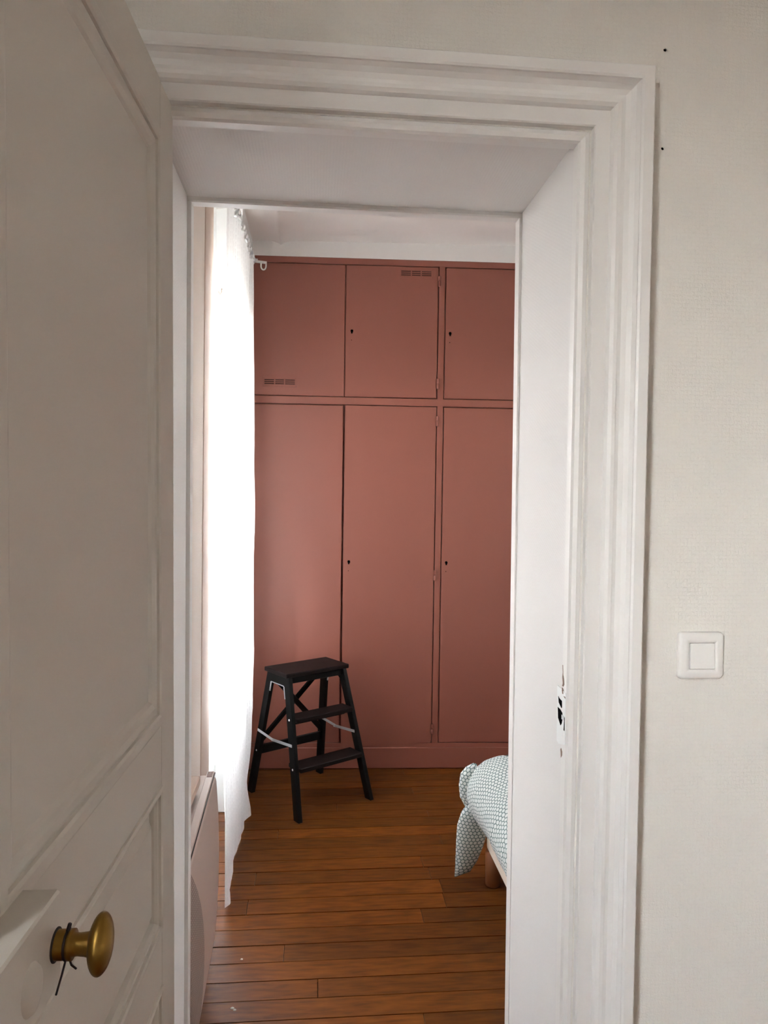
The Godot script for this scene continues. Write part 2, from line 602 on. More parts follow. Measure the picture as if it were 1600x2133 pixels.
func build_floor() -> void:
	var st := begin()
	span(st, Vector3(-0.93, -0.12, -4.75), Vector3(2.85, -0.012, 2.75))
	var fl := put("floor", st, M.dark)
	meta(fl, "brown varnished narrow board floor of the bedroom", "floor", "", "structure")
	# rows of boards: the seams as they run across the room, ends per row
	var seams := [-3.93, -3.8497, -3.7558, -3.6701, -3.5942, -3.5057, -3.4157, -3.3311, -3.2574, -3.1665, -3.0806, -2.9884, -2.8947, -2.8098, -2.7178, -2.6204, -2.5257, -2.4378, -2.35, -2.2628, -2.1752, -2.0923, -2.0088]
	while seams[-1] < 0.9:
		seams.append(seams[-1] + rng.randf_range(0.083, 0.091))
	var ends := {2: [0.4753], 4: [0.4912], 6: [0.1166], 7: [0.5269], 9: [-0.1401], 10: [0.5438], 12: [0.4373], 13: [-0.2055], 14: [0.4825], 15: [-0.2189], 16: [0.3845], 18: [-0.0808], 20: [0.0248]}
	ends[2] = []
	ends[1] = [0.4753]
	for r in seams.size() - 1:
		var z0: float = seams[r]
		var z1: float = seams[r + 1]
		var lift := rng.randf_range(-0.0010, 0.0)
		var cuts: Array = [-0.78]
		var given: Array = ends.get(r, [])
		var x := -0.78 + rng.randf_range(0.1, 0.3)
		if given.size():
			if given[0] > 0.2:
				x = given[0] - rng.randf_range(1.0, 1.1)
			if x > -0.7 and given[0] > 0.2:
				cuts.append(x)
			cuts.append(given[0])
			x = given[0]
		elif r < 22:
			x = rng.randf_range(0.8, 1.1)
			cuts.append(x)
		while x < 2.2:
			x += rng.randf_range(0.65, 1.05)
			if x < 2.4:
				cuts.append(x)
		cuts.append(2.7)
		for k in cuts.size() - 1:
			var a: float = cuts[k] + 0.0010
			var b: float = cuts[k + 1] - 0.0010
			var s := begin()
			var gap := rng.randf_range(0.0022, 0.0046)
			cbox(s, Vector3(b - a, 0.014, z1 - z0 - gap), 0.0, Transform3D(Basis.IDENTITY, Vector3((a + b) / 2, lift - 0.007, (z0 + z1) / 2)))
			put("floor_board", s, M.boards[rng.randi() % 7], fl)
	for f in [[-0.2098, -2.2837, 0.0042], [-0.2143, -2.0656, 0.0055], [-0.207, -2.058, 0.0045]]:
		var s2 := begin(true)
		lathe(s2, [Vector2(0.0, 0.0022), Vector2(f[2] * 0.6, 0.0018), Vector2(f[2], 0.0004), Vector2(f[2], -0.001)], Vector3(f[0], 0, f[1]), Vector3.UP, 10, Vector3(1, 1, 0.75))
		put("paint_fleck", s2, M.fleck, fl)
	# near room floor beyond the last boards
	st = begin()
	span(st, Vector3(-0.78, -0.014, 0.9), Vector3(2.7, -0.002, 2.6))
	put("board_field", st, M.boards[0], fl)


func build_casing() -> void:
	# moulded frame round the doorway; the left upright is mostly behind the open door
	var st := begin()
	var prof := [Vector2(0.0, -0.024), Vector2(0.0, -0.004), Vector2(0.003, 0.001), Vector2(0.010, 0.004), Vector2(0.017, 0.002), Vector2(0.0215, -0.004), Vector2(0.0215, 0.0125), Vector2(0.0235, 0.0145), Vector2(0.047, 0.0155), Vector2(0.0475, 0.0175), Vector2(0.0505, 0.0225), Vector2(0.056, 0.0262), Vector2(0.0615, 0.0270), Vector2(0.0625, 0.0245), Vector2(0.069, 0.0238), Vector2(0.077, 0.0262), Vector2(0.084, 0.0312), Vector2(0.0885, 0.0375), Vector2(0.089, 0.0405), Vector2(0.0925, 0.0425), Vector2(0.1085, 0.0425), Vector2(0.1105, 0.0405), Vector2(0.1105, 0.0)]
	var z := -1.2
	mould(st, [Vector3(-0.272, 0, z), Vector3(-0.272, 2.0335, z), Vector3(0.4257, 2.0335, z), Vector3(0.4257, 0, z)], [Vector3(-1, 0, 0), Vector3(-1, 1, 0), Vector3(1, 1, 0), Vector3(1, 0, 0)], Vector3(0, 0, 1), prof)
	struct("trim_3", st, M.trim, "white moulded casing framing the doorway", "door casing")
	# lining boards of the opening
	st = begin()
	slab(st, 0.4257, 0.4362, 0.0055, 2.0435, -1.55, -1.222)
	slab(st, -0.276, -0.265, 0.0085, 2.0435, -1.55, -1.222)
	var lin := struct("trim_4", st, M.reveal, "white ribbed lining at the sides of the doorway", "door lining")
	st = begin()
	span(st, Vector3(-0.276, 2.0435, -1.55), Vector3(0.4357, 2.0525, -1.222))
	put("lintel_lining", st, M.lintel, lin)
	st = begin()
	slab(st, 0.4200, 0.4362, 0.0110, 2.0335, -1.565, -1.535)
	slab(st, -0.276, -0.2565, 0.0075, 2.0335, -1.565, -1.535)
	span(st, Vector3(-0.276, 2.0335, -1.565), Vector3(0.4357, 2.0525, -1.535), 0.003)
	struct("trim_5", st, M.trim, "narrow white stop bead at the bedroom edge of the doorway", "trim")


# ---------- door leaf ----------
const DOOR_A := 0.0401
var door_s := Vector3(-sin(DOOR_A), 0, cos(DOOR_A))
var door_up := (Vector3.UP - Vector3(cos(DOOR_A), 0, sin(DOOR_A)) * 0.0095).normalized()   # the leaf hangs a little out of plumb
var door_n := door_up.cross(door_s)
var door_o := Vector3(-0.232, 2.05, -1.195)


func dp(s: float, y: float, off := 0.0) -> Vector3:
	return door_o + door_s * s + door_up * (y - 2.05) + door_n * off


func rect_path(s0: float, s1: float, y0: float, y1: float) -> Array:
	return [dp(s0, y0), dp(s0, y1), dp(s1, y1), dp(s1, y0)]


func build_door() -> void:
	var W := 0.672
	var H := 2.0535
	var root := Node3D.new()
	root.name = "door_1"
	add_child(root)
	meta(root, "open white panelled door with brass knob and lock box", "door", "", "structure")
	var xf := Transform3D(Basis(door_s, door_up, -door_n), Vector3.ZERO)
	# rails and stiles: front face at off 0, 36 mm thick
	var st := begin()
	var add := func(s0: float, s1: float, y0: float, y1: float, o0: float, o1: float, ch: float) -> void:
		cbox(st, Vector3(s1 - s0, y1 - y0, o1 - o0), ch, Transform3D(xf.basis, dp((s0 + s1) / 2, (y0 + y1) / 2, (o0 + o1) / 2)))
	var s0 := -0.012
	var pan := [[1.10, 1.977], [0.787, 1.008], [0.12, 0.704]]
	add.call(s0, 0.07, 0.006, H, -0.036, 0.0, 0.002)
	add.call(0.60, W, 0.006, H, -0.036, 0.0, 0.002)
	for r in [[0.006, 0.12], [0.704, 0.787], [1.008, 1.10], [1.977, H]]:
		add.call(0.07, 0.60, r[0], r[1], -0.036, 0.0, 0.0)
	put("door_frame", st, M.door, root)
	for i in 3:
		var y0: float = pan[i][0]
		var y1: float = pan[i][1]
		st = begin()
		cbox(st, Vector3(0.532, y1 - y0, 0.018), 0.0, Transform3D(xf.basis, dp(0.335, (y0 + y1) / 2, -0.016 if i == 0 else -0.021)))
		if i > 0:
			# raised field with bevelled sides
			var m := 0.034
			var a := [dp(0.07 + m, y0 + m, -0.012), dp(0.07 + m, y1 - m, -0.012), dp(0.60 - m, y1 - m, -0.012), dp(0.60 - m, y0 + m, -0.012)]
			var k := m + 0.011
			var b := [dp(0.07 + k, y0 + k, -0.0035), dp(0.07 + k, y1 - k, -0.0035), dp(0.60 - k, y1 - k, -0.0035), dp(0.60 - k, y0 + k, -0.0035)]
			for e in 4:
				quad(st, a[e], a[(e + 1) % 4], b[(e + 1) % 4], b[e], door_n)
			quad(st, b[0], b[1], b[2], b[3], door_n)
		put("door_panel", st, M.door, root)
		st = begin()
		var prof: Array
		if i == 0:
			prof = [Vector2(0.0, 0.0), Vector2(0.0005, 0.0028), Vector2(0.004, 0.0042), Vector2(0.016, 0.0045), Vector2(0.020, 0.0025), Vector2(0.021, -0.0010), Vector2(0.025, -0.0005), Vector2(0.033, -0.0008), Vector2(0.041, -0.0035), Vector2(0.047, -0.0078)]
		else:
			prof = [Vector2(0.0, 0.0), Vector2(0.001, 0.0026), Vector2(0.006, 0.0036), Vector2(0.011, 0.0022), Vector2(0.012, -0.0015), Vector2(0.017, -0.002), Vector2(0.021, -0.006), Vector2(0.024, -0.012)]
		mould(st, rect_path(0.07, 0.60, y0, y1), [door_s + Vector3.UP, door_s - Vector3.UP, -door_s - Vector3.UP, -door_s + Vector3.UP], door_n, prof, true)
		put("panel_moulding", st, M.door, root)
	# rim lock case
	st = begin()
	cbox(st, Vector3(0.117, 0.080, 0.036), 0.002, Transform3D(xf.basis, dp(0.6135, 1.072, 0.017)))
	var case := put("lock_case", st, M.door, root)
	st = begin(true)
	lathe(st, [Vector2(0.0, 0.0050), Vector2(0.010, 0.0048), Vector2(0.0148, 0.0036), Vector2(0.0172, 0.0)], dp(0.6157, 1.066, 0.035), door_n, 28, Vector3(1, 1.15, 1))
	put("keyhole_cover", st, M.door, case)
	# knob
	st = begin(true)
	var ko := dp(0.566, 1.070, 0.035)
	lathe(st, [Vector2(0.0118, 0.0), Vector2(0.0118, 0.0075), Vector2(0.0105, 0.0085), Vector2(0.0105, 0.010), Vector2(0.0122, 0.0112), Vector2(0.0122, 0.0145), Vector2(0.0092, 0.0145), Vector2(0.0088, 0.019), Vector2(0.0094, 0.025), Vector2(0.0108, 0.030), Vector2(0.0108, 0.033)], ko, door_n, 28)
	var kn := put("door_knob", st, M.brass, root)
	kn.set_meta("label", "oval brass knob")
	st = begin(true)
	var kc := ko + door_n * 0.0365
	var kup := (Vector3.UP - door_s * 0.34).normalized()
	var ks := kup.cross(door_n).normalized()
	var nr := 22
	var nt := 40
	var pt := func(i: int, j: int) -> Vector3:
		var a := PI * i / nr
		var b := TAU * j / nt
		return kc + kup * cos(a) * 0.0245 + (door_n * cos(b) * 0.0100 + ks * sin(b) * 0.0165) * sin(a)
	for i in nr:
		for j in nt:
			var a: Vector3 = pt.call(i, j)
			var b: Vector3 = pt.call(i, j + 1)
			var c: Vector3 = pt.call(i + 1, j + 1)
			var d: Vector3 = pt.call(i + 1, j)
			var hint := (a + c) * 0.5 - kc
			if i == 0:
				tri(st, a, c, d, hint)
			elif i == nr - 1:
				tri(st, a, b, c, hint)
			else:
				quad(st, a, b, c, d, hint)
	put("grip", st, M.brass, kn)
	st = begin(true)
	lathe(st, [Vector2(0.0, 0.0012), Vector2(0.0128, 0.0012), Vector2(0.0136, 0.0006), Vector2(0.0136, 0.0)], dp(0.566, 1.070, 0.035), door_n, 28)
	put("rose", st, M.wire, kn)
	st = begin(true)
	lathe(st, [Vector2(0.0, 0.004), Vector2(0.0034, 0.003), Vector2(0.0038, 0.0)], ko + door_n * 0.004 + (ks * 0.0065 - Vector3.UP * 0.0085).normalized() * 0.0105, (ks * 0.65 - Vector3.UP * 0.85), 14)
	put("grub_screw", st, M.bolt, kn)


func build_wire() -> void:
	var st := begin(true)
	var ko := dp(0.566, 1.070, 0.035)
	var pts: Array = []
	for i in 25:
		var a := TAU * i / 12.0
		pts.append(ko + door_n * (0.0095 + 0.0002 * i / 24.0) + (Vector3.UP * cos(a) + door_s * sin(a)) * 0.0115)
	tube(st, pts, 0.0011, 6)
	var up := ko + door_n * 0.0097 + Vector3.UP * 0.0115
	tube(st, [up, up + Vector3(0.0008, 0.003, 0), up + Vector3(0.0018, 0.0062, 0.0002)], 0.0017, 7)
	var dn := ko + door_n * 0.0085 - Vector3.UP * 0.011
	tube(st, [dn, dn + Vector3(-0.003, -0.013, 0.001), dn + Vector3(-0.0075, -0.030, 0.002)], 0.0009, 6)
	var d2 := ko + door_n * 0.0105 - Vector3.UP * 0.011
	tube(st, [d2, d2 + Vector3(0.0022, -0.0065, 0), d2 + Vector3(0.0058, -0.0105, -0.001)], 0.0009, 6)
	var o := put("wire", st, M.wire)
	meta(o, "thin dark wire twisted round the shank of the brass door knob", "wire")


# ---------- wardrobe ----------
const WY := 0.045
var wx := Vector3(cos(WY), 0, sin(WY))
var wn := Vector3(-sin(WY), 0, cos(WY))
var wo := Vector3(0, 0, -3.858)


func wp(u: float, y: float, off := 0.0) -> Vector3:
	return wo + wx * u + Vector3(0, y, 0) + wn * off


func wbox(st: SurfaceTool, u0: float, u1: float, y0: float, y1: float, o0: float, o1: float, ch := 0.0) -> void:
	var c := wp((u0 + u1) / 2, (y0 + y1) / 2, (o0 + o1) / 2)
	var x := Transform3D(Basis(wx, Vector3.UP, wn), c)
	cbox(st, Vector3(u1 - u0, y1 - y0, o1 - o0), ch, x)


func build_wardrobe() -> void:
	var root := thing("wardrobe", "wall-wide built-in wardrobe painted terracotta pink with tall and short doors", "wardrobe")
	var R := 1.70
	var L := -0.55
	var st := begin()
	wbox(st, L, R, 0.0, 2.664, -0.60, -0.026)          # carcass
	wbox(st, L, R, 2.632, 2.664, -0.026, 0.0, 0.002)   # top rail
	wbox(st, L, R, 1.9085, 1.947, -0.026, 0.0, 0.002)  # middle rail
	wbox(st, L, R, 0.112, 0.136, -0.026, 0.0, 0.001)   # bottom rail
	wbox(st, 0.6285, 0.6605, 0.13, 2.64, -0.026, -0.0005, 0.002)
	wbox(st, 1.655, R, 0.13, 2.64, -0.026, -0.0005, 0.002)
	put("frame", st, M.terra, root)
	st = begin()
	wbox(st, L, R, 0.004, 0.1125, -0.026, 0.006, 0.002)
	put("plinth", st, M.terra, root)
	var cols := [[-0.36, 0.1420], [0.1440, 0.6245], [0.6640, 1.1580], [1.1600, 1.6530]]
	for c in cols.size():
		var u0: float = cols[c][0]
		var u1: float = cols[c][1]
		# short upper door
		st = begin()
		wbox(st, u0 + 0.001, u1 - 0.001, 1.9505, 2.6285, -0.022, 0.001 + 0.001 * (c % 2), 0.0025)
		var up := put("door", st, M.terra, root)
		# tall lower door; the second one stands slightly proud at its free side
		st = begin()
		var ytop: float = 1.9035
		var ybot: float = 0.139
		if c == 1:
			# warped leaf: proud at its free side, its lower corner dropping over the rail
			var wx2 := wx.rotated(Vector3.UP, 0.011)
			var wl := u1 - u0 - 0.006
			prism(st, PackedVector2Array([Vector2(-wl, ybot - 0.024), Vector2(-wl * 0.5, ybot - 0.008), Vector2(0, ybot), Vector2(0, ytop), Vector2(-wl, ytop)]), wp(u1 - 0.0015, 0.0, -0.018), wx2, Vector3.UP, 0.0205)
		else:
			wbox(st, u0 + 0.001, u1 - (0.0025 if c == 0 else 0.001), ybot, ytop, -0.022, 0.001, 0.0025)
		var low := put("door", st, M.terra, root)
		if c != 0:
			var ku: float = [0, 0.1776, 0.6895, 1.62][c]
			for kk in [[up, 2.2865], [low, 1.089]]:
				st = begin()
				var shape := PackedVector2Array([Vector2(-0.004, 0.010), Vector2(0.004, 0.010), Vector2(0.0072, 0.005), Vector2(0.0072, -0.001), Vector2(0.004, -0.005), Vector2(0.004, -0.0105), Vector2(-0.003, -0.0105), Vector2(-0.004, -0.004), Vector2(-0.0066, 0.0), Vector2(-0.0066, 0.006)])
				var off := 0.0028
				if kk[0] == low and c == 1:
					off = 0.0086
				prism(st, shape, wp(ku, kk[1], off - 0.0025), wx, Vector3.UP, 0.0028)
				put("keyhole", st, M.dark, kk[0])
				st = begin(true)
				lathe(st, [Vector2(0.0, 0.0005), Vector2(0.0018, 0.0005), Vector2(0.0022, -0.002)], wp(ku - 0.0012, kk[1] - 0.0445, off), wn, 10)
				put("screw_hole", st, M.dark, kk[0])
		if c == 1 or c == 2:
			var hu: float = u1 + 0.002
			for hh in [[up, 2.555], [up, 2.025], [low, 1.831], [low, 1.025], [low, 0.213]]:
				st = begin(true)
				lathe(st, [Vector2(0.0, -0.027), Vector2(0.0066, -0.027), Vector2(0.0075, -0.0255), Vector2(0.0075, -0.0006), Vector2(0.0067, 0.0), Vector2(0.0075, 0.0006), Vector2(0.0075, 0.0255), Vector2(0.0066, 0.027), Vector2(0.0, 0.027)], wp(hu + 0.0020, hh[1], 0.0095), Vector3.UP, 12)
				put("hinge", st, M.terra, hh[0])
		var vents := []
		if c == 0:
			vents = [[-0.1915, 2.0185]]
		elif c == 1:
			vents = [[0.508, 2.5945]]
		for v in vents:
			st = begin()
			var o1 := 0.0035
			var vu: float = v[0]
			var vy: float = v[1]
			for e in [[-0.087, 0.087, 0.016, 0.026], [-0.087, 0.087, -0.026, -0.016], [-0.087, -0.078, -0.016, 0.016], [0.078, 0.087, -0.016, 0.016], [-0.029, -0.022, -0.016, 0.016], [0.022, 0.029, -0.016, 0.016]]:
				wbox(st, vu + e[0], vu + e[1], vy + e[2], vy + e[3], 0.0, o1, 0.0008)
			put("vent_frame", st, M.terra, up)
			for i in 3:
				for k in 4:
					st = begin()
					var yy: float = vy - 0.0145 + k * 0.0097
					wbox(st, vu + [-0.0785, -0.0225, 0.0285][i], vu + [-0.0285, 0.0225, 0.0785][i], yy - 0.0022, yy + 0.0022, 0.0, 0.0044, 0.0012)
					put("vent_slat", st, M.terra, up)
			st = begin()
			wbox(st, vu - 0.08, vu + 0.08, vy - 0.0165, vy + 0.0165, 0.0, 0.0024)
			put("vent_slot", st, M.ventdark, up)
			for sx in [-1, 1]:
				for sy in [-1, 1]:
					st = begin(true)
					lathe(st, [Vector2(0.0, 0.0012), Vector2(0.0016, 0.0008), Vector2(0.002, 0.0)], wp(vu + sx * 0.0825, vy + sy * 0.021, o1), wn, 8)
					put("vent_screw", st, M.terra, up)
	# white bulkhead above
	st = begin()
	wbox(st, L, R + 0.9, 2.664, 2.90, -0.62, 0.0)
	struct("trim_6", st, M.band, "pale plaster band between the wardrobe and the ceiling", "bulkhead")


# ---------- windows ----------
func build_bedroom_window() -> void:
	var root := Node3D.new()
	root.name = "window_1"
	add_child(root)
	meta(root, "white framed bedroom window in the niche behind the curtain", "window", "", "structure")
	var z0 := -3.363
	var z1 := -2.43
	var y0 := 0.60
	var y1 := 2.36
	var st := begin()
	for b in [[y0, y1, z0, z0 + 0.035], [y0, y1, z1 - 0.035, z1], [y0, y0 + 0.04, z0 + 0.035, z1 - 0.035], [y1 - 0.04, y1, z0 + 0.035, z1 - 0.035]]:
		span(st, Vector3(-0.52, b[0], b[2]), Vector3(-0.446, b[1], b[3]), 0.003)
	put("frame", st, M.white, root)
	st = begin()
	for b in [[y0 + 0.042, y1 - 0.042, z0 + 0.037, z0 + 0.092], [y0 + 0.042, y1 - 0.042, z1 - 0.092, z1 - 0.037], [y0 + 0.042, y0 + 0.13, z0 + 0.092, z1 - 0.092], [y1 - 0.11, y1 - 0.042, z0 + 0.092, z1 - 0.092]]:
		span(st, Vector3(-0.505, b[0], b[2]), Vector3(-0.455, b[1], b[3]), 0.004)
	var sash := put("sash", st, M.white, root)
	st = begin()
	span(st, Vector3(-0.487, y0 + 0.12, z0 + 0.085), Vector3(-0.483, y1 - 0.1, z1 - 0.085))
	put("pane", st, M.glass, sash)
	st = begin()
	span(st, Vector3(-0.463, y0 + 0.10, z0 + 0.050), Vector3(-0.446, y1 - 0.09, z0 + 0.078), 0.005)
	put("bead", st, M.white, sash)
	st = begin()
	span(st, Vector3(-0.452, 2.335, z0 + 0.004), Vector3(-0.428, 2.375, z1 - 0.01), 0.006)
	put("head_moulding", st, M.white, root)
	st = begin(true)
	var hz := -3.235
	tube(st, [Vector3(-0.458, 1.325, hz), Vector3(-0.440, 1.328, hz), Vector3(-0.428, 1.322, hz), Vector3(-0.4215, 1.305, hz), Vector3(-0.4205, 1.265, hz), Vector3(-0.423, 1.235, hz), Vector3(-0.430, 1.225, hz)], 0.0075, 10)
	put("handle", st, M.white, root)
	st = begin(true)
	tube(st, [Vector3(-0.437, 2.345, -3.352), Vector3(-0.437, 2.330, -3.345), Vector3(-0.431, 2.320, -3.345), Vector3(-0.425, 2.330, -3.345), Vector3(-0.425, 2.347, -3.352)], 0.0015, 6)
	tube(st, [Vector3(-0.437, 2.345, -3.352), Vector3(-0.437, 2.345, -3.364)], 0.0015, 6)
	tube(st, [Vector3(-0.425, 2.347, -3.352), Vector3(-0.425, 2.347, -3.364)], 0.0015, 6)
	var hk := put("hook", st, M.brass)
	meta(hk, "tiny brass hook on the white wall beside the window head", "hook")


func build_front_window() -> void:
	var root := Node3D.new()
	root.name = "window_2"
	add_child(root)
	meta(root, "white window in the near room beside the camera", "window", "", "structure")
	var st := begin()
	var z0 := WZ0
	var z1 := WZ1
	for b in [[WY0, WY1, z0, z0 + 0.05], [WY0, WY1, z1 - 0.05, z1], [WY0, WY0 + 0.05, z0 + 0.05, z1 - 0.05], [WY1 - 0.05, WY1, z0 + 0.05, z1 - 0.05]]:
		span(st, Vector3(-0.90, b[0], b[2]), Vector3(-0.84, b[1], b[3]), 0.003)
	put("frame", st, M.white, root)
	st = begin()
	span(st, Vector3(-0.872, WY0 + 0.04, z0 + 0.04), Vector3(-0.868, WY1 - 0.04, z1 - 0.04))
	put("pane", st, M.glass, root)


func build_added_window() -> void:  # unseen window, put in to lift the fill light in the bedroom
	var root := Node3D.new()
	root.name = "window_3"
	add_child(root)
	meta(root, "added white fill light window in the unseen right wall of the bedroom", "window", "", "structure")
	var st := begin()
	var zm := (RZ0 + RZ1) / 2
	for b in [[RY0, RY1, RZ0, RZ0 + 0.05], [RY0, RY1, RZ1 - 0.05, RZ1], [RY0, RY0 + 0.05, RZ0 + 0.05, RZ1 - 0.05], [RY1 - 0.05, RY1, RZ0 + 0.05, RZ1 - 0.05], [RY0 + 0.05, RY1 - 0.05, zm - 0.03, zm + 0.03]]:
		span(st, Vector3(2.75, b[0], b[2]), Vector3(2.81, b[1], b[3]), 0.003)
	put("frame", st, M.white, root)
	for sd in [[RZ0 + 0.04, zm - 0.02], [zm + 0.02, RZ1 - 0.04]]:
		st = begin()
		span(st, Vector3(2.778, RY0 + 0.04, sd[0]), Vector3(2.782, RY1 - 0.04, sd[1]))
		put("pane", st, M.glass, root)


func build_sill() -> void:
	var st := begin()
	span(st, Vector3(-0.340, 0.636, -2.065), Vector3(-0.308, 0.661, -1.60), 0.003)
	struct("trim_7", st, M.pinktrim, "beige ledge on the pale wall just above the radiator", "ledge")


# ---------- radiator ----------
func build_radiator() -> void:
	var root := thing("radiator", "beige panel radiator under the pale wall, rounded end towards the curtain", "radiator")
	var d := Vector3(0.029, 0, 1).normalized()      # from the far end towards the doorway
	var n := Vector3(d.z, 0, -d.x)                   # into the room
	var o := Vector3(-0.283, 0, -2.2)
	var Ln := 0.63
	var bow := func(y: float) -> float:
		var t := (y - 0.37) / 0.26
		return 0.013 * (1.0 - t * t)
	var rp := func(a: float, y: float, off: float) -> Vector3:
		return o + d * a + Vector3(0, y, 0) + n * off
	# body behind
	var st := begin()
	cbox(st, Vector3(0.040, 0.46, Ln - 0.02), 0.004, Transform3D(Basis(n, Vector3.UP, d), rp.call(Ln / 2 + 0.005, 0.387, -0.026)))
	put("body", st, M.heater, root)
	# front panel, bowed, rounded at its far upper corner
	st = begin(true)
	var y0 := 0.13
	var y1 := 0.622
	var rc := 0.055
	var ytop := func(a: float) -> float:
		if a >= rc:
			return y1
		return y1 - 0.075 * (1.0 - sqrt(maxf(0.0, 1.0 - pow(1.0 - a / rc, 2.0))))
	var split := func(y: float) -> float:      # where the perforated field begins
		var t := clampf((y - 0.19) / (y1 - 0.19), 0.0, 1.0)
		return 0.36 + 0.22 * pow(t, 2.2)
	var na := 40
	var ny := 36
	for i in na:
		for j in ny:
			var pts: Array = []
			for k in [[0, 0], [1, 0], [1, 1], [0, 1]]:
				var f := float(i + k[0]) / na
				var a := Ln * f * f
				var top: float = ytop.call(a)
				var y: float = lerpf(y0, top, float(j + k[1]) / ny)
				var edge := clampf(a / 0.016, 0.0, 1.0)
				var off: float = bow.call(y) - 0.012 * pow(1.0 - edge, 2.0)
				pts.append(rp.call(a, y, off))
			quad(st, pts[0], pts[1], pts[2], pts[3], n)
	for i in na:
		var a0: float = Ln * pow(float(i) / na, 2)
		var a1: float = Ln * pow(float(i + 1) / na, 2)
		var ta: float = ytop.call(a0)
		var tb: float = ytop.call(a1)
		var oa: float = bow.call(ta) - 0.012 * pow(1.0 - clampf(a0 / 0.016, 0, 1), 2.0)
		var ob: float = bow.call(tb) - 0.012 * pow(1.0 - clampf(a1 / 0.016, 0, 1), 2.0)
		quad(st, rp.call(a0, ta, oa), rp.call(a1, tb, ob), rp.call(a1, tb, -0.02), rp.call(a0, ta, -0.02), Vector3.UP)
	for j in ny:
		var ya: float = lerpf(y0, ytop.call(0.0), float(j) / ny)
		var yb: float = lerpf(y0, ytop.call(0.0), float(j + 1) / ny)
		quad(st, rp.call(0.0, ya, bow.call(ya) - 0.012), rp.call(0.0, yb, bow.call(yb) - 0.012), rp.call(0.0, yb, -0.02), rp.call(0.0, ya, -0.02), -d)
	put("front_panel", st, M.heater, root)
	# perforated field laid in the panel
	st = begin(true)
	for j in 30:
		for i in 10:
			var ps: Array = []
			var us: Array = []
			for k in [[0, 0], [1, 0], [1, 1], [0, 1]]:
				var y: float = lerpf(0.15, 0.612, float(j + k[1]) / 30.0)
				var a: float = lerpf(split.call(y), 0.626, float(i + k[0]) / 10.0)
				ps.append(rp.call(a, y, bow.call(y) + 0.0012))
				us.append(Vector2(a / 0.0085, y / 0.0085 / 1.75))
			uvquad(st, ps, us, n)
	put("perforated_grille", st, M.perforated, root)
	# dark seam and sloping top
	st = begin()
	var tz := 0.6225
	for i in 12:
		var a0 := Ln * i / 12.0 + 0.012
		var a1 := Ln * (i + 1) / 12.0
		quad(st, rp.call(a0 if i == 0 else a1 - Ln / 12.0, tz, 0.0005), rp.call(a1, tz, 0.0005), rp.call(a1, tz, -0.003), rp.call(a0 if i == 0 else a1 - Ln / 12.0, tz, -0.003), Vector3.UP)
	put("seam", st, M.heaterseam, root)
	st = begin()
	span(st, Vector3(-0.024, 0, 0), Vector3(-0.0035, 0.007, Ln - 0.012), 0.0015, Transform3D(Basis(n, Vector3.UP, d), rp.call(0.008, 0.6185, 0.0)))
	put("top_rail", st, M.heater, root)
	for k in 4:
		st = begin()
		cbox(st, Vector3(0.0024, 0.002, 0.040), 0.0, Transform3D(Basis(n, Vector3.UP, d), rp.call(0.036, 0.6258, -0.0075 - k * 0.0038)))
		put("outlet_slot", st, M.slot, root)


